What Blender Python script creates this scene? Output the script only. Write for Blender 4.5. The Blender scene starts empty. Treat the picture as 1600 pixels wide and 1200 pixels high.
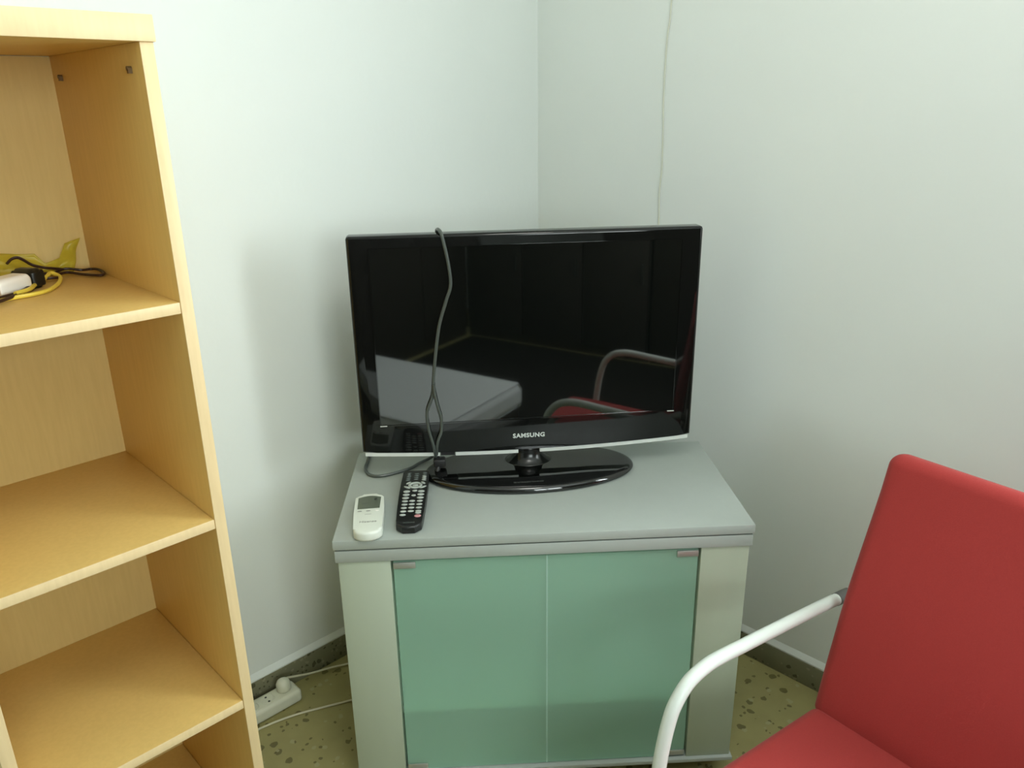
import bpy, bmesh, math, random
from mathutils import Vector, Matrix, noise
S = bpy.context.scene
C = S.collection
PI = math.pi

# ------------------------------------------------------------------ camera
def make_camera():
    yaw, pitch, roll, f = 0.80158, 0.34157, -0.01508, 1237.186
    fw = Vector((math.cos(pitch)*math.cos(yaw), math.cos(pitch)*math.sin(yaw), -math.sin(pitch)))
    r = Vector((math.sin(yaw), -math.cos(yaw), 0)); u = r.cross(fw)
    c, s = math.cos(roll), math.sin(roll)
    r2 = r*c + u*s; u2 = u*c - r*s
    cd = bpy.data.cameras.new('camera'); cam = bpy.data.objects.new('camera', cd); C.objects.link(cam)
    cam.matrix_world = Matrix(((r2.x, u2.x, -fw.x, -1.78369), (r2.y, u2.y, -fw.y, -1.71487),
                               (r2.z, u2.z, -fw.z, 1.5), (0, 0, 0, 1)))
    cd.sensor_width = 36; cd.lens = f/1600*36; cd.clip_start = 0.02
    S.camera = cam
make_camera()

# ------------------------------------------------------------------ world, exposure
W = bpy.data.worlds.new('world'); S.world = W; W.use_nodes = True
W.node_tree.nodes['Background'].inputs[0].default_value = (0.75, 0.86, 0.9, 1)
W.node_tree.nodes['Background'].inputs[1].default_value = 1.0
LAMP_STRENGTH = 13.0
WINDOW_WATTS = 62.0
SIDE_WATTS = 76.0
S.view_settings.view_transform = 'Standard'
S.view_settings.look = 'None'
S.view_settings.gamma = 1
S.view_settings.exposure = 0.0
S.view_settings.use_curve_mapping = False
S.cycles.use_denoising = True
S.cycles.max_bounces = 10
S.cycles.diffuse_bounces = 6
S.cycles.transparent_max_bounces = 12
S.cycles.caustics_reflective = False
S.cycles.caustics_refractive = False

# daylight outside the window in the wall behind the photographer
ld = bpy.data.lights.new('daylight', 'AREA'); ld.shape = 'RECTANGLE'; ld.size = 1.3; ld.size_y = 1.2
ld.energy = WINDOW_WATTS; ld.color = (0.95, 1.0, 1.0)
lo = bpy.data.objects.new('daylight', ld); C.objects.link(lo)
lo.location = (-2.15, -4.03, 1.75); lo.rotation_euler = (PI/2, 0, 0)     # shines toward +y

# daylight outside the window in the right wall, just beyond the frame
ld = bpy.data.lights.new('side_daylight', 'AREA'); ld.shape = 'RECTANGLE'; ld.size = 1.15; ld.size_y = 1.0
ld.energy = SIDE_WATTS; ld.color = (0.96, 1.0, 1.03)
lo = bpy.data.objects.new('side_daylight', ld); C.objects.link(lo)
lo.location = (0.13, -2.45, 1.60); lo.rotation_euler = (0, PI/2, 0)     # shines toward -x

# ------------------------------------------------------------------ materials
def srgb(r, g, b):
    def c(v):
        v /= 255.0
        return v/12.92 if v <= 0.04045 else ((v+0.055)/1.055)**2.4
    return (c(r), c(g), c(b), 1)

def mat(name, col, rough=0.5, spec=0.5, metal=0.0, var=0.04, scale=30.0, bump=0.0, bscale=120.0, coat=0.0, sheen=0.0, stretch=None, ior=None):
    m = bpy.data.materials.new(name); m.use_nodes = True
    nt = m.node_tree; b = nt.nodes['Principled BSDF']
    if ior: b.inputs['IOR'].default_value = ior
    b.inputs['Roughness'].default_value = rough
    b.inputs['Metallic'].default_value = metal
    b.inputs['Specular IOR Level'].default_value = spec
    b.inputs['Coat Weight'].default_value = coat
    b.inputs['Coat Roughness'].default_value = 0.05
    if sheen:
        b.inputs['Sheen Weight'].default_value = sheen
        b.inputs['Sheen Roughness'].default_value = 0.4
    tc = nt.nodes.new('ShaderNodeTexCoord')
    vec = tc.outputs['Object']
    if stretch:
        mp = nt.nodes.new('ShaderNodeMapping'); mp.inputs['Scale'].default_value = stretch
        nt.links.new(vec, mp.inputs['Vector']); vec = mp.outputs['Vector']
    n = nt.nodes.new('ShaderNodeTexNoise'); n.inputs['Scale'].default_value = scale; n.inputs['Detail'].default_value = 3
    nt.links.new(vec, n.inputs['Vector'])
    mx = nt.nodes.new('ShaderNodeMix'); mx.data_type = 'RGBA'
    lo = [max(0, c*(1-var)) for c in col[:3]]+[1]; hi = [min(1, c*(1+var)) for c in col[:3]]+[1]
    mx.inputs[6].default_value = lo; mx.inputs[7].default_value = hi
    nt.links.new(n.outputs['Fac'], mx.inputs[0]); nt.links.new(mx.outputs[2], b.inputs['Base Color'])
    if bump:
        n2 = nt.nodes.new('ShaderNodeTexNoise'); n2.inputs['Scale'].default_value = bscale; n2.inputs['Detail'].default_value = 2
        nt.links.new(tc.outputs['Object'], n2.inputs['Vector'])
        bp = nt.nodes.new('ShaderNodeBump'); bp.inputs['Strength'].default_value = bump; bp.inputs['Distance'].default_value = 0.002
        nt.links.new(n2.outputs['Fac'], bp.inputs['Height']); nt.links.new(bp.outputs['Normal'], b.inputs['Normal'])
    return m

def terrazzo(name, base, dark, light, amount, size):
    m = bpy.data.materials.new(name); m.use_nodes = True
    nt = m.node_tree; b = nt.nodes['Principled BSDF']
    b.inputs['Roughness'].default_value = 0.35
    b.inputs['Specular IOR Level'].default_value = 0.35
    tc = nt.nodes.new('ShaderNodeTexCoord')
    wob = nt.nodes.new('ShaderNodeTexNoise'); wob.inputs['Scale'].default_value = 60
    nt.links.new(tc.outputs['Object'], wob.inputs['Vector'])
    add = nt.nodes.new('ShaderNodeMixRGB'); add.blend_type = 'ADD'; add.inputs[0].default_value = 0.012
    nt.links.new(tc.outputs['Object'], add.inputs[1]); nt.links.new(wob.outputs['Color'], add.inputs[2])
    prev = None
    base_mix = nt.nodes.new('ShaderNodeMix'); base_mix.data_type = 'RGBA'
    nz = nt.nodes.new('ShaderNodeTexNoise'); nz.inputs['Scale'].default_value = 14; nz.inputs['Detail'].default_value = 4
    nt.links.new(tc.outputs['Object'], nz.inputs['Vector']); nt.links.new(nz.outputs['Fac'], base_mix.inputs[0])
    base_mix.inputs[6].default_value = [c*0.82 for c in base[:3]]+[1]; base_mix.inputs[7].default_value = [c*1.15 for c in base[:3]]+[1]
    prev = base_mix.outputs[2]
    for scale, col, thr, rnd in ((size, dark, 0.30, amount), (size*1.9, dark, 0.27, amount*0.8), (size*1.5, light, 0.30, amount*0.8)):
        v = nt.nodes.new('ShaderNodeTexVoronoi'); v.inputs['Scale'].default_value = scale
        nt.links.new(add.outputs[0], v.inputs['Vector'])
        ramp = nt.nodes.new('ShaderNodeMath'); ramp.operation = 'LESS_THAN'; ramp.inputs[1].default_value = thr
        nt.links.new(v.outputs['Distance'], ramp.inputs[0])
        sep = nt.nodes.new('ShaderNodeSeparateColor'); nt.links.new(v.outputs['Color'], sep.inputs[0])
        pick = nt.nodes.new('ShaderNodeMath'); pick.operation = 'LESS_THAN'; pick.inputs[1].default_value = rnd
        nt.links.new(sep.outputs[0], pick.inputs[0])
        mul = nt.nodes.new('ShaderNodeMath'); mul.operation = 'MULTIPLY'
        nt.links.new(ramp.outputs[0], mul.inputs[0]); nt.links.new(pick.outputs[0], mul.inputs[1])
        m2 = nt.nodes.new('ShaderNodeMath'); m2.operation = 'MULTIPLY'; m2.inputs[1].default_value = 0.75
        nt.links.new(mul.outputs[0], m2.inputs[0])
        mx = nt.nodes.new('ShaderNodeMix'); mx.data_type = 'RGBA'
        nt.links.new(m2.outputs[0], mx.inputs[0]); nt.links.new(prev, mx.inputs[6]); mx.inputs[7].default_value = col
        prev = mx.outputs[2]
    nt.links.new(prev, b.inputs['Base Color'])
    return m

def wood_mat(name, col, rough=0.42):
    m = mat(name, col, rough, 0.4, var=0.03, scale=6)
    nt = m.node_tree; b = nt.nodes['Principled BSDF']
    src = b.inputs['Base Color'].links[0].from_socket
    tc = [n for n in nt.nodes if n.type == 'TEX_COORD'][0]
    mp = nt.nodes.new('ShaderNodeMapping'); mp.inputs['Scale'].default_value = (14, 14, 1.2)
    nt.links.new(tc.outputs['Object'], mp.inputs['Vector'])
    w = nt.nodes.new('ShaderNodeTexNoise'); w.inputs['Scale'].default_value = 9; w.inputs['Detail'].default_value = 5
    nt.links.new(mp.outputs['Vector'], w.inputs['Vector'])
    hs = nt.nodes.new('ShaderNodeMix'); hs.data_type = 'RGBA'; hs.blend_type = 'MULTIPLY'
    rp = nt.nodes.new('ShaderNodeValToRGB'); rp.color_ramp.elements[0].color = (0.88, 0.86, 0.82, 1); rp.color_ramp.elements[1].color = (1, 1, 1, 1)
    rp.color_ramp.elements[0].position = 0.35; rp.color_ramp.elements[1].position = 0.65
    nt.links.new(w.outputs['Fac'], rp.inputs[0]); hs.inputs[0].default_value = 0.4
    nt.links.new(src, hs.inputs[6]); nt.links.new(rp.outputs[0], hs.inputs[7]); nt.links.new(hs.outputs[2], b.inputs['Base Color'])
    return m

def emit(name, col, st):
    m = bpy.data.materials.new(name); m.use_nodes = True; b = m.node_tree.nodes['Principled BSDF']
    b.inputs['Base Color'].default_value = col; b.inputs['Emission Color'].default_value = col; b.inputs['Emission Strength'].default_value = st
    return m

def pane_mat(name, tint, body, mixf, rough, spec=0.5):
    m = bpy.data.materials.new(name); m.use_nodes = True; nt = m.node_tree
    b = nt.nodes['Principled BSDF']; out = nt.nodes['Material Output']
    b.inputs['Base Color'].default_value = body; b.inputs['Roughness'].default_value = rough
    b.inputs['Specular IOR Level'].default_value = spec
    t = nt.nodes.new('ShaderNodeBsdfTransparent'); t.inputs[0].default_value = tint
    mx = nt.nodes.new('ShaderNodeMixShader'); mx.inputs[0].default_value = mixf
    nt.links.new(t.outputs[0], mx.inputs[1]); nt.links.new(b.outputs[0], mx.inputs[2]); nt.links.new(mx.outputs[0], out.inputs['Surface'])
    return m

M = {}
M['wall'] = mat('white_wall_paint', (0.765, 0.81, 0.785, 1), 0.55, 0.3, var=0.02, scale=3, bump=0.25, bscale=35)
M['ceiling'] = mat('ceiling_paint', (0.80, 0.82, 0.80, 1), 0.8, 0.2)
M['floor'] = terrazzo('terrazzo_floor', (0.33, 0.30, 0.125, 1), (0.10, 0.085, 0.026, 1), (0.38, 0.36, 0.20, 1), 0.29, 30)
M['skirting'] = terrazzo('terrazzo_skirting', (0.200, 0.195, 0.120, 1), (0.045, 0.045, 0.018, 1), (0.28, 0.27, 0.18, 1), 0.6, 42)
M['birch'] = wood_mat('birch_veneer', (0.71, 0.495, 0.165, 1))
M['birch_edge'] = wood_mat('birch_edge_band', (0.80, 0.62, 0.35, 1))
M['birch_back'] = wood_mat('birch_back_board', (0.74, 0.57, 0.235, 1))
M['pin'] = mat('bronze_shelf_pin', (0.16, 0.10, 0.04, 1), 0.4, metal=0.3)
M['silver'] = mat('silver_grey_lacquer', (0.39, 0.43, 0.40, 1), 0.38, 0.4, var=0.03, scale=40)
M['silver_side'] = mat('brushed_silver_panel', (0.42, 0.475, 0.37, 1), 0.42, 0.45, var=0.04, scale=20, stretch=(1, 1, .2))
M['cab_in'] = mat('cabinet_interior', (0.80, 0.84, 0.80, 1), 0.6, 0.3)
M['gap'] = mat('dark_gap', (0.03, 0.035, 0.025, 1), 0.7)
M['glass'] = pane_mat('green_frosted_glass', (0.80, 0.95, 0.88, 1), (0.45, 0.68, 0.55, 1), 0.42, 0.16, 0.5)
M['lit_glass_edge'] = mat('lit_glass_edge', (0.42, 0.62, 0.54, 1), 0.2)
M['hinge'] = mat('hinge_metal', (0.45, 0.46, 0.43, 1), 0.35, metal=0.6)
M['tv_gloss'] = mat('piano_black_plastic', (0.004, 0.0045, 0.004, 1), 0.06, 0.9, var=0.0)
M['tv_neck'] = mat('satin_black_plastic', (0.006, 0.007, 0.006, 1), 0.22, 0.5, var=0.0)
M['tv_bezel'] = mat('glossy_black_bezel', (0.005, 0.0055, 0.005, 1), 0.05, 0.42, var=0.0)
M['tv_screen'] = mat('tv_screen_glass', (0.003, 0.004, 0.0035, 1), 0.03, 0.6, var=0.0, ior=1.9)
M['tv_back'] = mat('matte_black_plastic', (0.012, 0.012, 0.012, 1), 0.5)
M['tv_strip'] = mat('silver_trim', (0.68, 0.72, 0.68, 1), 0.35)
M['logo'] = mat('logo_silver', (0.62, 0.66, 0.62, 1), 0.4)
M['cord'] = mat('black_power_cord', (0.065, 0.078, 0.068, 1), 0.32, 0.7, var=0.1, scale=60)
M['rem_black'] = mat('black_remote_plastic', (0.008, 0.009, 0.008, 1), 0.35)
M['rem_btn'] = mat('grey_rubber_button', (0.42, 0.46, 0.42, 1), 0.5)
M['rem_dark_btn'] = mat('dark_rubber_button', (0.10, 0.12, 0.11, 1), 0.5)
M['rem_red'] = mat('pink_button', (0.55, 0.26, 0.27, 1), 0.5)
M['rem_white'] = mat('white_remote_plastic', (0.72, 0.76, 0.68, 1), 0.35)
M['lcd'] = mat('lcd_grey', (0.125, 0.145, 0.11, 1), 0.18)
M['lcd_seg'] = mat('lcd_segment', (0.05, 0.06, 0.045, 1), 0.3)
M['print'] = mat('grey_print', (0.36, 0.37, 0.33, 1), 0.5)
M['red'] = mat('red_fabric', (0.385, 0.042, 0.038, 1), 0.85, 0.25, var=0.08, scale=400, bump=0.3, bscale=900, sheen=0.12)
M['tube'] = mat('white_coated_steel', (0.72, 0.78, 0.73, 1), 0.3, 0.5, var=0.02)
M['cap'] = mat('grey_plastic_cap', (0.10, 0.10, 0.09, 1), 0.5)
M['white_pl'] = mat('white_plastic', (0.66, 0.67, 0.54, 1), 0.4)
M['cream'] = mat('cream_cable', (0.62, 0.60, 0.44, 1), 0.5)
M['wire'] = mat('painted_cable', (0.66, 0.68, 0.58, 1), 0.5)
M['adapter'] = mat('adapter_white', (0.88, 0.86, 0.80, 1), 0.35)
M['yellow'] = pane_mat('yellow_plastic_film', (0.97, 0.93, 0.55, 1), (0.66, 0.60, 0.07, 1), 0.42, 0.3)
M['yellow_cable'] = mat('yellow_cable', (0.78, 0.62, 0.08, 1), 0.4)
M['brown_cord'] = mat('dark_brown_cord', (0.03, 0.012, 0.008, 1), 0.4)
M['globe'] = emit('lit_opal_globe', (1.0, 0.99, 0.93, 1), LAMP_STRENGTH)
M['linen'] = mat('white_linen', (0.80, 0.84, 0.82, 1), 0.8)
M['dark_wood'] = wood_mat('dark_wood', (0.035, 0.03, 0.022, 1), 0.5)
M['win_frame'] = mat('window_frame_white', (0.75, 0.77, 0.75, 1), 0.4)
M['clear'] = pane_mat('clear_pane', (0.97, 0.99, 0.98, 1), (0.8, 0.85, 0.83, 1), 0.06, 0.02)

# ------------------------------------------------------------------ helpers
def link(name, bm, m, parent=None, loc=None, rot=None, smooth=False):
    me = bpy.data.meshes.new(name)
    bmesh.ops.recalc_face_normals(bm, faces=bm.faces)
    bm.to_mesh(me); bm.free()
    ms = m if isinstance(m, (list, tuple)) else [m]
    for x in ms: me.materials.append(x)
    if smooth:
        for p in me.polygons: p.use_smooth = True
        if smooth != 'all':
            me.set_sharp_from_angle(angle=math.radians(35))
    o = bpy.data.objects.new(name, me); C.objects.link(o)
    if parent: o.parent = parent
    if loc: o.location = loc
    if rot: o.rotation_euler = rot
    return o

def box(bm, x0, x1, y0, y1, z0, z1, bev=0.0, seg=2):
    r = bmesh.ops.create_cube(bm, size=1.0)
    vs = r['verts']
    for v in vs:
        v.co = Vector(((x0+x1)/2+v.co.x*(x1-x0), (y0+y1)/2+v.co.y*(y1-y0), (z0+z1)/2+v.co.z*(z1-z0)))
    if bev:
        es = list({e for v in vs for e in v.link_edges})
        bmesh.ops.bevel(bm, geom=es, offset=bev, segments=seg, affect='EDGES', profile=0.5)

def obox(name, m, x0, x1, y0, y1, z0, z1, parent=None, bev=0.0015, seg=2):
    bm = bmesh.new(); box(bm, x0, x1, y0, y1, z0, z1, bev, seg)
    return link(name, bm, m, parent, smooth=bool(bev))

def rbox(sx, sy, sz, r, n=6, k=5):
    """rounded slab centred on the origin, with r rounded edges and n even cuts along each face"""
    def axis(s):
        h = s/2; c = [h - r*(1-math.sin(0))]
        a = [-h + r*i/k for i in range(k)] + [-(h-r) + (s-2*r)*i/n for i in range(n+1)] + [h - r*(k-1-i)/k for i in range(k)]
        return a
    ax = [axis(sx), axis(sy), axis(sz)]
    bm = bmesh.new(); cache = {}
    def vert(p):
        key = tuple(round(c, 6) for c in p)
        if key not in cache:
            q = Vector((max(-sx/2+r, min(sx/2-r, p[0])), max(-sy/2+r, min(sy/2-r, p[1])), max(-sz/2+r, min(sz/2-r, p[2]))))
            d = Vector(p)-q
            if d.length > 1e-9:
                # cube-to-sphere spacing
                d = Vector([math.tan(c/r*PI/4) if abs(c) <= r+1e-9 else c for c in d])
                d.normalize(); d *= r
            cache[key] = bm.verts.new(q+d)
        return cache[key]
    for a in range(3):
        b, c = (a+1) % 3, (a+2) % 3
        for side in (0, -1):
            for i in range(len(ax[b])-1):
                for j in range(len(ax[c])-1):
                    q = []
                    for (u, v) in ((i, j), (i+1, j), (i+1, j+1), (i, j+1)):
                        p = [0, 0, 0]; p[a] = ax[a][side]; p[b] = ax[b][u]; p[c] = ax[c][v]
                        q.append(vert(p))
                    try: bm.faces.new(q)
                    except ValueError: pass
    return bm

def smooth_path(pts, n=8):
    P = [Vector(p) for p in pts]
    if len(P) < 3: return P
    out = []
    for i in range(len(P)-1):
        p0 = P[i-1] if i else P[0]*2-P[1]
        p1, p2 = P[i], P[i+1]
        p3 = P[i+2] if i+2 < len(P) else P[-1]*2-P[-2]
        for j in range(n):
            t = j/n
            out.append(0.5*((2*p1)+(p2-p0)*t+(2*p0-5*p1+4*p2-p3)*t*t+(3*p1-p0-3*p2+p3)*t**3))
    out.append(P[-1]); return out

def tube(bm, path, r, sides=10, r2=None, closed=False, flat=None):
    path = [Vector(p) for p in path]; n = len(path)
    rings = []; prev = None
    for i, p in enumerate(path):
        a = path[i-1] if (i or closed) else p; b = path[(i+1) % n] if (i < n-1 or closed) else p
        t = (b-a).normalized()
        if prev is None:
            u = t.orthogonal().normalized()
        else:
            u = (prev-t*prev.dot(t)).normalized()
        prev = u; v = t.cross(u)
        rr = r if r2 is None else r+(r2-r)*i/(n-1)
        rings.append([bm.verts.new(p+(u*math.cos(2*PI*k/sides)+v*math.sin(2*PI*k/sides))*rr) for k in range(sides)])
    m = n if closed else n-1
    for i in range(m):
        A, B = rings[i], rings[(i+1) % n]
        for k in range(sides):
            bm.faces.new((A[k], A[(k+1) % sides], B[(k+1) % sides], B[k]))
    if not closed:
        bm.faces.new(rings[0][::-1]); bm.faces.new(rings[-1])

def otube(name, m, pts, r, parent=None, sides=10, n=8, smooth=True):
    bm = bmesh.new(); tube(bm, smooth_path(pts, n) if smooth else pts, r, sides)
    return link(name, bm, m, parent, smooth=True)

def prism(bm, pts, z0, z1, bev=0.0, seg=2):
    """pts: xy outline (ccw)"""
    lo = [bm.verts.new((p[0], p[1], z0)) for p in pts]; hi = [bm.verts.new((p[0], p[1], z1)) for p in pts]
    n = len(pts)
    fs = [bm.faces.new(lo[::-1]), bm.faces.new(hi)]
    for i in range(n): fs.append(bm.faces.new((lo[i], lo[(i+1) % n], hi[(i+1) % n], hi[i])))
    if bev:
        es = list(fs[1].edges)+list(fs[0].edges)
        bmesh.ops.bevel(bm, geom=es, offset=bev, segments=seg, affect='EDGES', profile=0.5)

def lathe(bm, prof, sides=24, sx=1.0, sy=1.0):
    rings = []
    for r, z in prof:
        rings.append([bm.verts.new((r*sx*math.cos(2*PI*k/sides), r*sy*math.sin(2*PI*k/sides), z)) for k in range(sides)])
    for A, B in zip(rings, rings[1:]):
        for k in range(sides): bm.faces.new((A[k], A[(k+1) % sides], B[(k+1) % sides], B[k]))
    bm.faces.new(rings[0][::-1]); bm.faces.new(rings[-1])

def empty(name, loc=(0, 0, 0), rz=0.0):
    o = bpy.data.objects.new(name, None); C.objects.link(o); o.location = loc; o.rotation_euler = (0, 0, rz)
    o.empty_display_size = 0.05
    return o

def tag(o, label, cat, group=None):
    o['label'] = label; o['category'] = cat
    if group: o['group'] = group
    return o

def structure(o):
    o['kind'] = 'structure'; return o

def text_mesh(name, body, size, m, parent, loc, rot, extrude=0.0004, bold=0.0, spacing=1.0, width=None):
    cu = bpy.data.curves.new(name, 'FONT'); cu.body = body; cu.size = size; cu.extrude = extrude; cu.offset = bold
    cu.space_character = spacing; cu.align_x = 'CENTER'; cu.align_y = 'CENTER'; cu.resolution_u = 3
    t = bpy.data.objects.new(name, cu); C.objects.link(t)
    bpy.context.view_layer.update()
    me = bpy.data.meshes.new_from_object(t)
    bpy.data.objects.remove(t)
    if width:
        xs = [v.co.x for v in me.vertices]; k = width/(max(xs)-min(xs))
        for v in me.vertices: v.co.x *= k
    me.materials.clear(); me.materials.append(m)
    o = bpy.data.objects.new(name, me); C.objects.link(o); o.parent = parent; o.location = loc; o.rotation_euler = rot
    return o

# ------------------------------------------------------------------ room
X0, Y0, H = -3.3, -3.9, 2.55
structure(obox('floor', M['floor'], X0-.1, .1, Y0-.1, .1, -.1, 0, bev=0))
structure(obox('ceiling', M['ceiling'], X0-.1, .1, Y0-.1, .1, H, H+.1, bev=0))
structure(obox('wall_back', M['wall'], X0-.1, 0, 0, .1, 0, H, bev=0))
bm = bmesh.new()
ry0, ry1, rz0, rz1 = -3.05, -1.85, 1.05, 2.15
box(bm, 0, .1, ry1, .1, 0, H); box(bm, 0, .1, Y0-.1, ry0, 0, H)
box(bm, 0, .1, ry0, ry1, 0, rz0); box(bm, 0, .1, ry0, ry1, rz1, H)
structure(link('wall_right', bm, M['wall']))
structure(obox('wall_left', M['wall'], X0-.1, X0, Y0-.1, 0, 0, H, bev=0))
# wall behind the photographer with a window opening
bm = bmesh.new()
wx0, wx1, wz0, wz1 = -2.8, -1.5, 1.15, 2.35
box(bm, X0, wx0, Y0-.1, Y0, 0, H); box(bm, wx1, 0, Y0-.1, Y0, 0, H)
box(bm, wx0, wx1, Y0-.1, Y0, 0, wz0); box(bm, wx0, wx1, Y0-.1, Y0, wz1, H)
structure(link('wall_front', bm, M['wall']))
win = structure(empty('window_1', ((wx0+wx1)/2, Y0, wz0)))
bm = bmesh.new(); w2 = (wx1-wx0)/2; hh = wz1-wz0
for a in ((-w2, w2, 0, .05), (-w2, w2, hh-.05, hh)): box(bm, a[0], a[1], -.07, -.02, a[2], a[3])
for a in ((-w2, -w2+.05), (w2-.05, w2), (-.03, .03)): box(bm, a[0], a[1], -.07, -.02, .05, hh-.05)
link('window_frame', bm, M['win_frame'], win)
for s in (-1, 1):
    bm = bmesh.new(); c = s*w2/2
    box(bm, c-w2/2+.035, c+w2/2-.035, -.048, -.042, .05, hh-.05); link('pane', bm, M['clear'], win)
win = structure(empty('window_2', (0, (ry0+ry1)/2, rz0)))
bm = bmesh.new(); w2 = (ry1-ry0)/2; hh = rz1-rz0
for a in ((-w2, w2, 0, .04), (-w2, w2, hh-.04, hh)): box(bm, .03, .08, a[0], a[1], a[2], a[3])
for a in ((-w2, -w2+.04), (w2-.04, w2), (-.025, .025)): box(bm, .03, .08, a[0], a[1], .04, hh-.04)
link('window_frame', bm, M['win_frame'], win)
for s in (-1, 1):
    bm = bmesh.new(); c = s*w2/2
    box(bm, .052, .058, c-w2/2+.028, c+w2/2-.028, .04, hh-.04); link('pane', bm, M['clear'], win)
# skirtings: terrazzo strip with a small lip of white plaster above
def skirting(name, length, horizontal, a0):
    root = structure(empty(name, (0, 0, 0)))
    n = int(math.ceil(length/0.4)); x = 0.0
    for i in range(n):
        x1 = min(length, x+0.4)
        g = 0.0006
        if horizontal: obox('skirting_tile', M['skirting'], -x1+g, -x-g, -0.009, -0.0005, 0.0, 0.070, root, 0.001)
        else: obox('skirting_tile', M['skirting'], -0.009, -0.0005, -x1+g, -x-g, 0.0, 0.070, root, 0.001)
        x = x1
    bm = bmesh.new()
    # plaster lip: small triangular section
    if horizontal: pts = [(-length, 0), (0, 0)]
    sec = [(0.0, 0.070), (-0.0075, 0.070), (-0.0078, 0.074), (-0.003, 0.084), (0.0, 0.090)]
    for t in (0, -length):
        pass
    A = []; B = []
    for d, z in sec:
        if horizontal: A.append(bm.verts.new((0, d, z))); B.append(bm.verts.new((-length, d, z)))
        else: A.append(bm.verts.new((d, 0, z))); B.append(bm.verts.new((d, -length, z)))
    m = len(sec)
    for i in range(m): bm.faces.new((A[i], A[(i+1) % m], B[(i+1) % m], B[i]))
    bm.faces.new(A); bm.faces.new(B[::-1])
    link('plaster_lip', bm, M['wall'], root)
skirting('baseboard_back', -X0, True, 0)
skirting('baseboard_right', -Y0, False, 0)

# ceiling lamp that lights the room (above and behind the frame)
lamp = tag(empty('ceiling_lamp', (-1.15, -1.45, H)), 'round opal globe ceiling lamp lighting the room from above', 'lamp')
bm = bmesh.new(); lathe(bm, [(.0, -.0), (.05, 0), (.05, -.02), (.012, -.03), (.012, -.06), (.03, -.07), (.03, -.08), (0.001, -.08)]); link('ceiling_rose', bm, M['win_frame'], lamp, smooth=True)
bm = bmesh.new(); bmesh.ops.create_uvsphere(bm, u_segments=24, v_segments=16, radius=.19)
link('globe', bm, M['globe'], lamp, loc=(0, 0, -.27), smooth='all')

# ------------------------------------------------------------------ bookcase
XB, D, Wb, t = -1.2975, 0.4477, 0.3706, 0.0202
bk = tag(empty('bookcase', (XB-Wb/2, -D/2, 0)), 'tall narrow birch bookcase with open shelves standing left of the television', 'bookcase')
ox, oy = XB-Wb/2, -D/2
def bpart(name, m, x0, x1, y0, y1, z0, z1, bev=0.0012):
    return obox(name, m, x0-ox, x1-ox, y0-oy, y1-oy, z0, z1, bk, bev)
def edged(name, x0, x1, y0, y1, z0, z1, body='birch'):
    o = bpart(name, M[body], x0, x1, y0+.0012, y1, z0, z1, 0)
    o.data.materials.append(M['birch_edge'])
    # pale edge band on the front edge
    return o
yb = -0.012
def front_band(parent_name, x0, x1, z0, z1, y):
    pass
def panel(name, x0, x1, z0, z1, y0, y1):
    bm = bmesh.new(); box(bm, x0-ox, x1-ox, y0-oy, y1-oy, z0, z1, 0.001, 2)
    for f in bm.faces:
        f.material_index = 1 if f.normal.y < -0.5 or f.calc_center_median().y < y0-oy+0.0009 else 0
    return link(name, bm, [M['birch'], M['birch_edge']], bk, smooth=True)
panel('side_panel', XB, XB+t, 0, 1.591, -D, yb)
panel('side_panel', XB-Wb-t, XB-Wb, 0, 1.591, -D, yb)
panel('top_panel', XB-Wb-t-.004, XB+t+.003, 1.591, 1.6275, -D-.004, yb)
for z in (1.2038, 0.8082, 0.4102):
    panel('shelf', XB-Wb+.0004, XB-.0004, z-.0185, z, -D+.0015, yb-.006)
panel('bottom_panel', XB-Wb+.0004, XB-.0004, .001, .013, -D+.0015, yb-.006)
bpart('back_panel', M['birch_back'], XB-Wb-.004, XB+.004, yb-.006, yb-.001, .0, 1.59, 0)
for y, z in ((-.0695, 1.5546), (-.4007, 1.5562)):
    bm = bmesh.new(); tube(bm, [(XB-.007-ox, y-oy, z), (XB+.001-ox, y-oy, z)], .0034, 12)
    box(bm, XB-.006-ox, XB-ox, y-oy-.0034, y-oy+.0034, z-.007, z)
    link('shelf_pin', bm, M['pin'], bk, smooth=True)

# ------------------------------------------------------------------ television cabinet
th = -0.719596; CO = Vector((-1.0694, -0.4435, 0)); CH = 0.6638; CW = 0.8763; CD = 0.435
ec = Vector((math.cos(th), math.sin(th), 0)); nc = Vector((-math.sin(th), math.cos(th), 0))
def cab_w(a, b, z=0.0): return CO+ec*a+nc*b+Vector((0, 0, z))
cb = tag(empty('tv_cabinet', CO, th), 'low silver grey corner cabinet with two green glass doors under the television', 'cabinet')
def cp(name, m, x0, x1, y0, y1, z0, z1, bev=0.0015, seg=2): return obox(name, m, x0, x1, y0, y1, z0, z1, cb, bev, seg)
cp('top_panel', M['silver'], 0, CW, 0, CD, .6425, CH, .002)
cp('shadow_gap', M['gap'], .004, CW-.004, .004, CD-.004, .6395, .6425, 0)
cp('upper_rail', M['silver'], .002, CW-.002, .002, CD-.002, .612, .6395, .002)
GL, GR = .1195, .7615
cp('side_panel', M['silver_side'], .007, GL-.005, .006, CD-.004, .050, .612, .0015)
cp('side_panel', M['silver_side'], GR+.005, CW-.007, .006, CD-.004, .050, .612, .0015)
cp('base_panel', M['silver'], .002, CW-.002, -.002, CD-.002, .040, .050, .001)
cp('plinth', M['gap'], .03, CW-.03, .05, CD-.03, .0, .040, 0)
cp('back_panel', M['cab_in'], GL-.005, GR+.005, CD-.016, CD-.008, .050, .612, 0)
cp('shelf', M['cab_in'], GL-.004, GR+.004, .030, CD-.017, .197, .213, .001)
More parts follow.
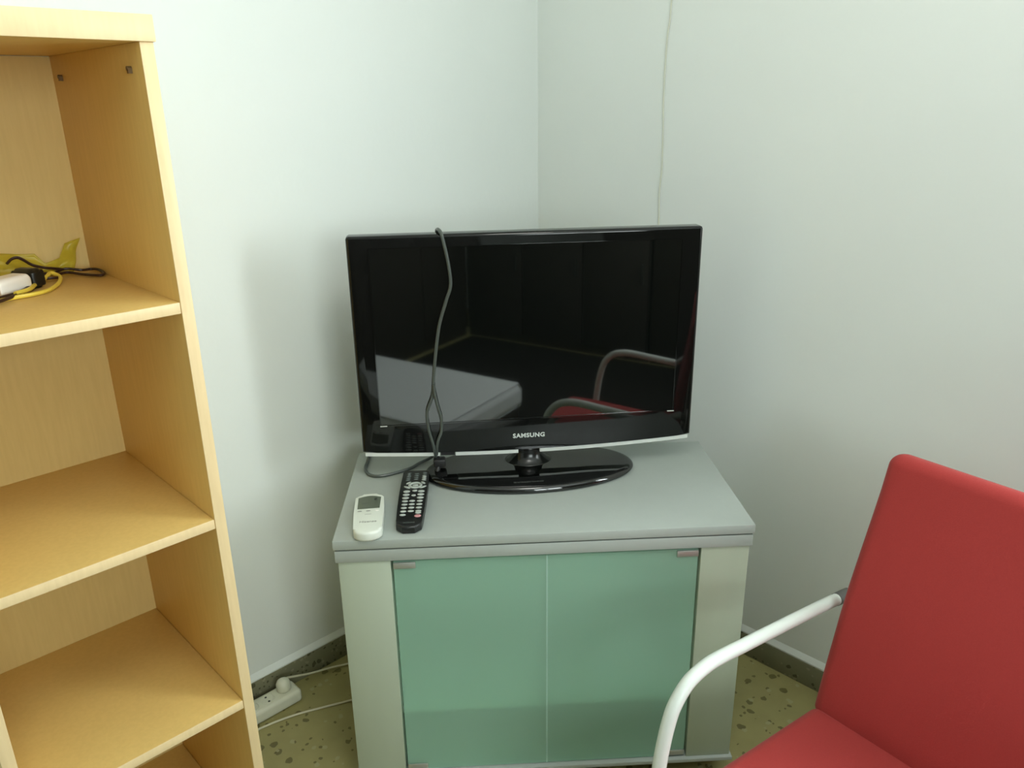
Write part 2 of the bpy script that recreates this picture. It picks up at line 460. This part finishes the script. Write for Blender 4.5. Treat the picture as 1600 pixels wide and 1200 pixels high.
for i, (a, b) in enumerate(((GL, .4396), (.4402, GR))):
    bm = bmesh.new(); box(bm, a, b, .009, .014, .0525, .6065, .0008, 1)
    d = link('glass_door', bm, M['glass'], cb)
    e0 = b-.0014 if i == 0 else a
    obox('lit_edge', M['lit_glass_edge'], e0, e0+.0014, .0086, .0089, .0535, .6055, d, 0)  # door edge, painted paler for the light caught along the glass
    hx = a if i == 0 else b-.046
    for z0, z1 in ((.590, .6045), (.056, .070)):
        obox('hinge', M['hinge'], hx, hx+.046, .0055, .0088, z0, z1, d, .001)
        obox('hinge_block', M['hinge'], hx, hx+.046, .0142, .024, z0, z1, d, .001)
bm = bmesh.new(); box(bm, .396, .486, .0145, .03, .604, .611); box(bm, .398, .436, .0142, .018, .592, .604)
link('magnet_catch', bm, M['hinge'], cb)

# ------------------------------------------------------------------ television
yaw = -0.66444
TB = Vector((-0.55251, -0.50100, CH))
tv = tag(empty('television', TB, yaw), 'wide flat black glossy television on an oval stand on the grey cabinet', 'television')
TW, Zt, Zb = 0.3925, 0.5722, 0.0716       # half width, top, bottom corners
def tvoutline(dx, dz, sag=0.0145, n=24, top=None):
    p = []
    for i in range(n+1):
        u = -1+2*i/n
        p.append(((TW-dx)*u, Zb+dz-sag*(1-u*u)))
    x = TW-dx; zt = Zt-dz
    r = .006
    p += [(x, zt-r), (x-r*.3, zt-r*.3), (x-r, zt), (-x+r, zt), (-x+r*.3, zt-r*.3), (-x, zt-r)]
    return p
def vprism(bm, pts, y0, y1, bev=0, seg=3):
    """outline in x,z extruded along y (y0 = front)"""
    f = [bm.verts.new((x, y0, z)) for x, z in pts]; b = [bm.verts.new((x, y1, z)) for x, z in pts]
    n = len(pts); F = bm.faces.new(f); bm.faces.new(b[::-1])
    for i in range(n): bm.faces.new((f[i], f[(i+1) % n], b[(i+1) % n], b[i]))
    if bev: bmesh.ops.bevel(bm, geom=list(F.edges), offset=bev, segments=seg, affect='EDGES', profile=0.5)
# bezel: ring between outline and screen opening
SX, SZ0, SZ1 = .3455, .1375, .5440
bm = bmesh.new()
vprism(bm, tvoutline(0, 0), 0, .035, .007, 4)
bez = link('bezel', bm, M['tv_bezel'], tv, smooth=True)
# the screen sits in a shallow recess framed by a fine ledge
bm = bmesh.new()
for a in ((-SX-.002, SX+.002, SZ0-.003, SZ0), (-SX-.002, SX+.002, SZ1, SZ1+.002)): box(bm, a[0], a[1], -.0022, .001, a[2], a[3])
for a in ((-SX-.002, -SX, SZ0, SZ1), (SX, SX+.002, SZ0, SZ1)): box(bm, a[0], a[1], -.0022, .001, a[2], a[3])
link('screen_rim', bm, M['tv_gloss'], tv)
bm = bmesh.new(); box(bm, -SX, SX, -.0008, .001, SZ0, SZ1); link('screen', bm, M['tv_screen'], tv)
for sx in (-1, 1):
    obox('rim_glint', M['logo'], sx*(SX-.006)-.008, sx*(SX-.006)+.008, -.0030, -.0021, SZ0-.0026, SZ0-.0006, tv, 0)  # small pale bars painted as the highlights at the rim ends
# silver trim under the bezel in three lengths, broken at the neck and the sensor
def strip(u0, u1):
    bm = bmesh.new(); n = 14; f = []; 
    for i in range(n+1):
        u = u0+(u1-u0)*i/n; z = Zb-.0145*(1-u*u)
        f.append((u*TW, z))
    pts = [(x, z-.0095) for x, z in f]+[(x, z-.0004) for x, z in f[::-1]]
    vprism(bm, pts, .001, .03)
    link('silver_trim', bm, M['tv_strip'], tv)
strip(-.985, -.545); strip(-.45, -.070); strip(.062, .985)
bm = bmesh.new(); vprism(bm, [(x*TW, Zb-.0145*(1-x*x)-q) for x, q in ((-.54, .0095), (-.455, .0095), (-.455, .0004), (-.54, .0004))], .004, .03)
link('sensor_window', bm, M['tv_back'], tv)
# rear casing
bm = bmesh.new()
vprism(bm, tvoutline(.006, .006), .035, .05)
bmr = [(-.30, .12), (.30, .12), (.30, .50), (-.30, .50)]
fr = [bm.verts.new((x*1.15, .05, z)) for x, z in bmr]; bk2 = [bm.verts.new((x, .095, .31+(z-.31)*.9)) for x, z in bmr]
for i in range(4): bm.faces.new((fr[i], fr[(i+1) % 4], bk2[(i+1) % 4], bk2[i]))
bm.faces.new(bk2[::-1]); bm.faces.new(fr)
link('rear_casing', bm, M['tv_back'], tv)
text_mesh('logo_lettering', 'SAMSUNG', .0145, M['logo'], tv, (-.002, -.0008, .0925), (PI/2, 0, 0), .0006, .0005, 1.10, .0760)
# stand: oval glossy plate, bowl-shaped neck
bm = bmesh.new(); lathe(bm, [(0.001, .0005), (.975, .0005), (.99, .002), (1.0, .005), (.998, .008), (.985, .012), (.965, .0150), (.93, .0165), (.5, .0175), (0.001, .018)], 72, .252, .124)
link('stand_base', bm, M['tv_gloss'], tv, smooth='all')
bm = bmesh.new(); lathe(bm, [(.062, .015), (.054, .019), (.044, .025), (.036, .034), (.033, .046), (.033, .075)], 32, 1.0, .8)
link('stand_neck', bm, M['tv_neck'], tv, loc=(.0, .031, 0), smooth='all')

# ------------------------------------------------------------------ power cord hung over the television
R_t = Matrix.Rotation(yaw, 3, 'Z')
def tvw(x, y, z): return TB+R_t @ Vector((x, y, z))
cordr = .0037
cord = tag(empty('hanging_cable', tvw(-.19, -.01, 0.0)), 'black power cord hung over the front of the television screen', 'cord')
def crel(pts): return [p-cord.location for p in pts]
yf = -.0085
main = [tvw(-.197, .062, .46), tvw(-.197, .060, .53), tvw(-.1975, .046, .570), tvw(-.196, .026, .5785), tvw(-.1935, .008, .5810), tvw(-.189, -.004, .5760), tvw(-.1855, yf, .561), tvw(-.1764, yf, .5124), tvw(-.1729, yf, .463), tvw(-.1841, yf, .4277),
        tvw(-.2021, yf, .3703), tvw(-.2141, yf, .2964), tvw(-.2212, yf, .2356), tvw(-.2250, yf, .2047), tvw(-.2385, yf, .1662), tvw(-.2370, yf, .1262), tvw(-.2300, yf, .0934),
        tvw(-.226, -.006, .070), tvw(-.224, .006, .048)]
otube('cord_strand', M['cord'], crel(main), cordr, cord, 10)
sec = [tvw(-.2206, yf-.006, .2356), tvw(-.2195, yf-.005, .215), tvw(-.2136, yf-.001, .1806), tvw(-.2070, yf, .1485), tvw(-.2085, yf, .118), tvw(-.2170, yf-.001, .095), tvw(-.221, -.004, .068), tvw(-.220, .010, .046)]
otube('cord_strand', M['cord'], crel(sec), cordr, cord, 10)
top = [cab_w(.1990, .3560, .030), cab_w(.1875, .372, .010), cab_w(.1579, .3514, .0045), cab_w(.1362, .3243, .004), cab_w(.0924, .2963, .004), cab_w(.0629, .2884, .004), cab_w(.0403, .3007, .004),
       cab_w(.0288, .3333, .004), cab_w(.0292, .3697, .004), cab_w(.0308, .4112, .004), cab_w(.045, .425, .004)]
top = [Vector((p.x, p.y, p.z+CH)) for p in top]
otube('cord_strand', M['cord'], crel(top), cordr, cord, 10)
bm = bmesh.new()
pc = Vector(tvw(-.218, .010, .030)); 
box(bm, -.012, .017, -.012, .012, -.008, .012, .004, 3)
link('plug', bm, M['tv_back'], cord, loc=pc-cord.location, rot=(0, 0, yaw), smooth=True)
otube('plug_tail', M['tv_back'], crel([tvw(-.221, .008, .050), tvw(-.2205, .010, .038), tvw(-.219, .004, .024), tvw(-.2235, -.010, .010), tvw(-.228, -.02, .006)]), .0052, cord, 10)

# ------------------------------------------------------------------ remotes
def remote_black():
    a0, b0 = Vector((.1545, .018)), Vector((.1560, .284))
    c = (a0+b0)/2; L = (b0-a0).length; ang = math.atan2(-(b0-a0).x, (b0-a0).y)
    p = cab_w(c.x, c.y, CH)
    rt = tag(empty('remote_control', p, th+ang), 'long black television remote with many grey buttons beside the stand', 'remote control')
    # outline: waist towards the tail, rounded tail
    ys = [-L/2+L*i/20 for i in range(21)]
    def half(y):
        u = (y+L/2)/L
        w = .0262+.0045*math.sin(min(1, u/.62)*PI/2)
        if u > .75: w -= .0012*(u-.75)/.25
        if u < .06: w *= math.sqrt(max(.15, 1-((.06-u)/.06)**2*.75))
        if u > .97: w *= .93
        return w
    pts = [(half(y), y) for y in ys]+[(-half(y), y) for y in ys[::-1]]
    bm = bmesh.new(); prism(bm, pts, 0.0006, .0185, .004, 3)
    link('body', bm, M['rem_black'], rt, smooth=True)
    def u2y(u): return -L/2+L*u
    def btn(x, u, w, h, m, z=.0185, rot=0.0, name='button'):
        bm = bmesh.new(); r = bmesh.ops.create_uvsphere(bm, u_segments=10, v_segments=6, radius=1)
        for v in bm.verts: v.co = Vector((v.co.x*w*1.12, v.co.y*h*1.12, max(-.3, v.co.z)*.0016))
        return link(name, bm, m, rt, loc=(x, u2y(u), z), rot=(0, 0, rot), smooth='all')
    B = M['rem_btn']
    k = 0
    for col, x in ((0, -.0155), (2, .0165)):
        n = 8
        for i in range(n):
            u = .185+i*.0575
            if col == 2 and i == 0: continue
            btn(x+.0005*i*(.3 if col == 2 else .2), u, .0072 if i > 4 else .0062, .0042 if i < 5 else .0052, B)
    for i in range(4): btn(.0005, .245+i*.0575, .0062, .0042, B)
    btn(.002, .515, .0048, .0042, B); btn(.003, .60, .0055, .0042, B)
    btn(.0165, .165, .0068, .0058, M['rem_red']); btn(.0168, .215, .0060, .0040, B)
    # navigation ring with centre button and side keys
    bm = bmesh.new(); tube(bm, [(.0125*math.cos(a*PI/14), .0125*math.sin(a*PI/14), 0) for a in range(28)], .0036, 8, closed=True)
    for v in bm.verts: v.co.z *= .5
    link('navigation_ring', bm, B, rt, loc=(.0025, u2y(.70), .0187), smooth='all')
    btn(.0025, .70, .0066, .0066, B)
    btn(-.0155, .665, .0034, .0085, B, rot=.9); btn(.0205, .665, .0034, .0085, B, rot=-.9)
    btn(-.0135, .745, .0034, .0070, B, rot=-.7); btn(.0195, .745, .0034, .0070, B, rot=.6)
    for i in range(5):
        btn(.0205, .80+i*.034, .0052, .0026, B if i < 3 else M['rem_dark_btn'], rot=-.3)
        btn(-.016, .80+i*.034, .0052, .0026, M['rem_dark_btn'], rot=.3)
    for i in range(4): btn(.002, .815+i*.036, .0052, .0026, M['rem_dark_btn'])
    text_mesh('lettering', 'SAMSUNG', .0065, M['rem_dark_btn'], rt, (0, u2y(.06), .0186), (0, 0, 0), .0002, .0001, 1.0, .024)
remote_black()

def remote_white():
    a0, b0 = Vector((.0728, -.012)), Vector((.0600, .158))
    c = (a0+b0)/2; L = (b0-a0).length; ang = math.atan2(-(b0-a0).x, (b0-a0).y)
    p = cab_w(c.x+.001, c.y+.004, CH)
    rt = tag(empty('air_conditioner_remote', p, th+ang), 'small white air conditioner remote with grey display lying left of the black remote', 'remote control')
    w0 = .0315
    pts = []
    n = 12
    yb_, yt = -L/2, L/2
    for i in range(n+1):                                   # rounded tail, right to left is built below
        a = -PI*(1-i/n); pts.append((w0*.92*math.cos(a), yb_+.020+.020*math.sin(a)))
    pts += [(w0*.96, yb_+.05), (w0, 0)]
    for i in range(n+1):
        a = PI*i/n; cc, ss = math.cos(a), math.sin(a); pts.append((w0*.97*math.copysign(abs(cc)**.6, cc), yt-.016+.016*abs(ss)**.8))
    pts += [(-w0, 0), (-w0*.96, yb_+.05)]
    bm = bmesh.new(); prism(bm, pts, .0006, .0225, .006, 4)
    link('body', bm, M['rem_white'], rt, smooth=True)
    # display with an arched top
    d = [(-.0245, yt-.068), (.0225, yt-.068), (.0245, yt-.020)]
    for i in range(9):
        a = i/8; d.append((.0245-.049*a, yt-.018+.008*math.sin(PI*a)))
    bm = bmesh.new(); prism(bm, d, .0215, .0229); disp = link('display', bm, M['lcd'], rt)
    bm = bmesh.new(); box(bm, .010, .017, yt-.030, yt-.022, .0229, .0231); box(bm, -.016, -.004, yt-.045, yt-.043, .0229, .0231)
    link('display_segment', bm, M['lcd_seg'], disp)
    for x in (-.019, -.001, .017):
        bm = bmesh.new(); bmesh.ops.create_uvsphere(bm, u_segments=12, v_segments=6, radius=1)
        for v in bm.verts: v.co = Vector((v.co.x*.0050, v.co.y*.0026, max(-.3, v.co.z)*.0008))
        link('button', bm, M['print'] if x != .017 else M['adapter'], rt, loc=(x, yt-.078, .0226), smooth='all')
    obox('cover_seam', M['print'], -.008, .006, yt-.093, yt-.0922, .0222, .0228, rt, 0)
    text_mesh('lettering', 'Hisense', .0105, M['print'], rt, (0, yb_+.046, .0226), (0, 0, 0), .0002, .0002, 1.0, .035)
remote_white()

# ------------------------------------------------------------------ red armchair
J = Vector((-.483, -1.207, .36)); psi = 3.016
cf = Vector((math.cos(psi), math.sin(psi), 0)); cw = Vector((-math.sin(psi), math.cos(psi), 0))
# local frame: X = forward, Y = across, away from the near armrest (cw)
ch = tag(empty('armchair', (J.x, J.y, 0), psi), 'red fabric armchair with white tubular steel armrests at the right wall', 'armchair')
CWD = .52
def chair_slab(name, fn, length, thick, r=.028):
    bm = rbox(length, CWD, thick, r, 10, 5)
    for v in bm.verts:
        s = v.co.x+length/2; y = v.co.y+CWD/2; h = v.co.z+thick/2     # h = thick at the sitting face
        v.co = fn(s, y, h)
    return link(name, bm, M['red'], ch, smooth='all')
prof = [(-.010, -.03), (-.003, 0.0), (-.034, .125), (-.060, .226), (-.090, .309), (-.121, .392), (-.140, .445), (-.158, .512)]
def back_pt(s):
    # arc-length walk along the profile
    P = [Vector((a, b)) for a, b in prof]; d = 0
    for i in range(len(P)-1):
        L = (P[i+1]-P[i]).length
        if s <= d+L or i == len(P)-2:
            u = (s-d)/L; q = P[i].lerp(P[i+1], u); tdir = (P[min(i+2, len(P)-1)]-P[max(i-1, 0)]).normalized(); return q, tdir
        d += L
BL = sum(math.hypot(prof[i+1][0]-prof[i][0], prof[i+1][1]-prof[i][1]) for i in range(len(prof)-1))
def f_back(s, y, h):
    q, tdir = back_pt(s); nrm = Vector((tdir.y, -tdir.x))
    puff = .010*math.sin(PI*min(1, max(0, y/CWD)))*math.sin(PI*min(1, max(0, s/BL)))
    q = q+nrm*(h-.062+puff)
    return Vector((q.x, y, J.z+q.y))
bc = chair_slab('backrest', f_back, BL, .062, .028)
def f_seat(s, y, h):
    puff = .008*math.sin(PI*min(1, max(0, y/CWD)))*math.sin(PI*min(1, s/.55))
    z = J.z-.075+h+puff+.085*s-.06*max(0, s-.42)**1.0*1.2
    return Vector((s-.028, y, z))
chair_slab('seat', f_seat, .54, .075, .028)
# steel frame: near and far side loops
TR = .0122
def side_frame(y):
    pts = [(-.118, y, J.z+.184), (-.05, y, J.z+.193), (.10, y, J.z+.209), (.20, y, J.z+.219), (.265, y, J.z+.2255), (.305, y, J.z+.2245), (.343, y, J.z+.213),
           (.372, y, J.z+.185), (.386, y, J.z+.153), (.396, y, J.z+.111), (.403, y, J.z+.066), (.412, y, J.z-.02), (.428, y, J.z-.20), (.436, y, J.z-.30), (.432, y, .024), (.41, y, .0135), (.36, y, .0125),
           (.1, y, .0125), (-.15, y, .0125), (-.30, y, .0125)]
    return otube('arm_frame', M['tube'], pts, TR, ch, 14, 6)
side_frame(-.030); side_frame(CWD+.030)
for y in (-.030, CWD+.030):
    otube('arm_cap', M['cap'], [(-.105, y, J.z+.1855), (-.135, y, J.z+.182), (-.150, y, J.z+.180)], TR+.0008, ch, 14, 4)
    bm = bmesh.new(); lathe(bm, [(0.001, 0), (.013, 0), (.013, .004), (0.001, .004)], 12)
    otube('back_support', M['tube'], [(-.140, y, J.z+.181), (-.152, y*.5+.5*(.03 if y < 0 else CWD-.03), J.z+.172), (-.154, .05 if y < 0 else CWD-.05, J.z+.165), (-.12, .06 if y < 0 else CWD-.06, J.z+.02), (-.08, .06 if y < 0 else CWD-.06, J.z-.09), (.05, .06 if y < 0 else CWD-.06, J.z-.088), (.40, .06 if y < 0 else CWD-.06, J.z-.058)], .010, ch, 12, 6)
    bm.free()
otube('cross_bar', M['tube'], [(.405, -.03, J.z-.061), (.405, CWD+.03, J.z-.061)], .010, ch, 12, smooth=False)
otube('cross_bar', M['tube'], [(-.30, -.03, .0125), (-.30, CWD+.03, .0125)], TR, ch, 12, smooth=False)

# ------------------------------------------------------------------ power strip and cables behind the bookcase
ps = tag(empty('power_strip', (-1.13, -.056, 0)), 'white power strip lying on the floor between bookcase and cabinet', 'power strip')
bm = rbox(.26, .058, .038, .010, 4, 4)
link('body', bm, M['white_pl'], ps, loc=(0, 0, .0195), smooth='all')
for i in range(5):
    x = .045-i*.044
    bm = bmesh.new(); tube(bm, [(.0175*math.cos(a*PI/12), .0175*math.sin(a*PI/12), 0) for a in range(24)], .0012, 6, closed=True)
    so = link('socket', bm, M['white_pl'], ps, loc=(x, 0, .0388), smooth='all')
    for yy in (-.0095, .0095):
        bm = bmesh.new(); tube(bm, [(0, yy, .0003), (0, yy, -.0003)], .003, 10); link('socket_hole', bm, M['gap'], so)
# plug in the end socket, its white cord leads behind the cabinet
pl = tag(empty('white_plug', (-1.035, -.052, .0388)), 'round white plug in the end socket of the power strip with its cord', 'plug')
bm = bmesh.new(); lathe(bm, [(0.001, 0), (.017, 0), (.019, .004), (.019, .018), (.016, .026), (.009, .031), (0.001, .032)], 24)
link('plug_body', bm, M['white_pl'], pl, smooth='all')
otube('plug_cord', M['cream'], [(0, 0, .024), (.012, .004, .026), (.04, .010, .012), (.09, .018, -.012), (.15, .014, -.026), (.22, -.004, -.034), (.34, -.02, -.0360), (.50, -.03, -.0360)], .0028, pl, 8)
otube('floor_cable', M['cream'], [(-1.22, -.105, .003), (-1.17, -.100, .003), (-1.126, -.100, .003), (-1.05, -.118, .003), (-.98, -.147, .003), (-.909, -.179, .003), (-.82, -.21, .003), (-.7, -.22, .003)], .0028, None, 8)
tag(bpy.data.objects['floor_cable'], 'thin cream cable running over the terrazzo floor in front of the power strip', 'cable')

# cable fixed down the right wall to behind the television
zs = [2.5, 2.1, 1.73, 1.645, 1.52, 1.432, 1.33, 1.270, 1.186, 1.0, .8, .5, .2]
ys = [-.462, -.460, -.4573, -.4500, -.4475, -.4505, -.4525, -.4482, -.4508, -.449, -.452, -.45, -.45]
wc = otube('wall_cable', M['wire'], [(-.0022, y, z) for y, z in zip(ys, zs)], .0020, None, 8)
tag(wc, 'thin cream painted cable running down the right wall behind the television', 'cable')

# ------------------------------------------------------------------ things on the upper bookcase shelf
zs1 = 1.2038
ad = tag(empty('white_adapter', (-1.475, -.165, zs1)), 'rounded white power adapter lying at the left edge of the upper shelf', 'adapter')
bm = rbox(.075, .042, .030, .010, 4, 4); link('body', bm, M['adapter'], ad, loc=(0, 0, .0155), rot=(0, 0, .55), smooth='all')
bm = rbox(.030, .050, .034, .008, 3, 3); link('black_connector', bm, M['rem_black'], ad, loc=(.042, .032, .0175), rot=(0, 0, .55), smooth='all')

bcord = tag(empty('brown_cord', (-1.38, -.10, zs1)), 'tangled dark brown cord with a long loop on the upper shelf', 'cord')
def rel(o, pts): return [(x-o.location.x, y-o.location.y, z-o.location.z) for x, y, z in pts]
z_ = zs1+.0042
otube('cord_loop', M['brown_cord'], rel(bcord, [(-1.425, -.115, z_+.008), (-1.400, -.100, z_+.006), (-1.372, -.070, z_+.006), (-1.352, -0.064, z_+.008), (-1.330, -0.076, z_+.004), (-1.313, -.068, z_+.002), (-1.3045, -.076, z_+.002), (-1.3015, -.092, z_+.001),
      (-1.304, -.118, z_), (-1.313, -.135, z_), (-1.322, -.128, z_), (-1.337, -.095, z_), (-1.352, -.070, z_+.002), (-1.375, -0.076, z_+.003), (-1.400, -0.069, z_+.008), (-1.425, -0.064, z_+.010)]), .0026, bcord, 8)
otube('cord_end', M['brown_cord'], rel(bcord, [(-1.425, -.095, z_+.004), (-1.405, -.110, z_+.004), (-1.387, -.112, z_+.003), (-1.372, -.095, z_)]), .0026, bcord, 8)
otube('cord_end', M['brown_cord'], rel(bcord, [(-1.450, -.080, z_+.034), (-1.440, -.074, z_+.040), (-1.430, -.072, z_+.041), (-1.422, -.072, z_+.036), (-1.408, -.070, z_+.024), (-1.392, -0.079, z_+.018), (-1.378, -0.074, z_+.014), (-1.358, -0.066, z_+.008)]), .0026, bcord, 8)
otube('cord_end', M['brown_cord'], rel(bcord, [(-1.53, -.262, z_+.002), (-1.500, -.240, z_+.002), (-1.470, -.210, z_+.002), (-1.440, -.170, z_+.002), (-1.424, -.135, z_+.006)]), .0030, bcord, 8)
otube('cord_end', M['brown_cord'], rel(bcord, [(-1.53, -.247, z_+.004), (-1.500, -.226, z_+.004), (-1.466, -.198, z_+.003), (-1.438, -.160, z_+.004)]), .0028, bcord, 8)

yl = tag(empty('yellow_cable', (-1.42, -.16, zs1)), 'bright yellow looped cable lying under the white adapter on the shelf', 'cable')
otube('cable_loop', M['yellow_cable'], rel(yl, [(-1.510, -.235, z_), (-1.480, -.222, z_), (-1.450, -.218, z_), (-1.425, -.205, z_), (-1.402, -.172, z_), (-1.383, -.130, z_+.001), (-1.376, -.100, z_+.003), (-1.385, -.085, z_+.008), (-1.400, -.110, z_+.006), (-1.425, -.145, z_+.004), (-1.448, -.190, z_+.004), (-1.475, -.214, z_+.005)]), .0036, yl, 8)

# crumpled yellow film bag leaning on the back board
fb = tag(empty('yellow_film_bag', (-1.41, -.050, zs1)), 'crumpled yellow translucent plastic bag behind the cords on the upper shelf', 'bag')
bm = bmesh.new(); nx, nz = 20, 10; G = []
for i in range(nx+1):
    row = []
    for j in range(nz+1):
        u, v = i/nx, j/nz
        x = -.13+.20*u
        hgt = .050+.008*math.sin(u*5+1)+.014*max(0, u-.7)/.3
        if .72 < u < .86: hgt -= .022
        if u > .62: x += .026*v*(u-.62)*3
        y = .016-.022*(1-v)+.005*math.sin(u*17+v*5)+.003*math.sin(v*11+u*7)
        row.append(bm.verts.new((x, y, .001+hgt*v)))
    G.append(row)
for i in range(nx):
    for j in range(nz): bm.faces.new((G[i][j], G[i+1][j], G[i+1][j+1], G[i][j+1]))
o = link('film', bm, M['yellow'], fb, smooth='all')
md = o.modifiers.new('thickness', 'SOLIDIFY'); md.thickness = .0006

# ------------------------------------------------------------------ the room behind the photographer (mirrored in the dark screen; dark furniture and floor cover added)
bed = tag(empty('low_bench', (-1.88, -1.60, 0)), 'low bench with a white cushion mirrored faintly in the television screen', 'bench')
bm = rbox(.90, .66, .12, .03, 5, 4); link('cushion', bm, M['linen'], bed, loc=(0, 0, .24), smooth='all')
obox('bench_frame', M['dark_wood'], -.43, .43, -.31, .31, .12, .18, bed)
for sx in (-.39, .39):
    for sy in (-.27, .27): obox('leg', M['dark_wood'], sx-.025, sx+.025, sy-.025, sy+.025, 0, .12, bed)
def added_wardrobe(loc, rz, L, Hh, n, label):  # unseen dark furniture, added to keep the screen reflection dark
    wd = tag(empty('added_wardrobe', loc, rz), label, 'added_wardrobe')
    obox('added_carcass', M['dark_wood'], -L/2, L/2, -.28, .28, 0, Hh, wd)
    w = L/n
    for i in range(n):
        d = obox('added_door', M['dark_wood'], -L/2+i*w+.004, -L/2+(i+1)*w-.004, .281, .30, .06, Hh-.03, wd)
        obox('added_handle', M['gap'], -L/2+(i+1)*w-.05, -L/2+(i+1)*w-.038, .302, .315, min(1.0, Hh*.6), min(1.15, Hh*.6+.12), d)
added_wardrobe((-.70, -3.60, 0), 0, 1.36, 2.2, 3, 'tall dark wooden closet added unseen to darken the mirrored room right of the window')
added_wardrobe((-3.00, -2.35, 0), -PI/2, 1.9, 2.2, 4, 'tall dark wooden closet added unseen to darken the mirrored left wall')
added_wardrobe((-2.05, -3.60, 0), 0, 1.3, .80, 3, 'low dark wooden cupboard added unseen to darken the mirrored wall under the window')

added_rug = obox('added_rug', mat('added_dark_rug', (0.02, 0.018, 0.015, 1), 0.9, 0.1), -2.65, -.35, -3.27, -1.95, .0, .012)  # unseen, added so the floor mirrors dark in the screen
tag(added_rug, 'unseen dark brown mat added to darken the floor mirrored in the screen', 'added_rug')
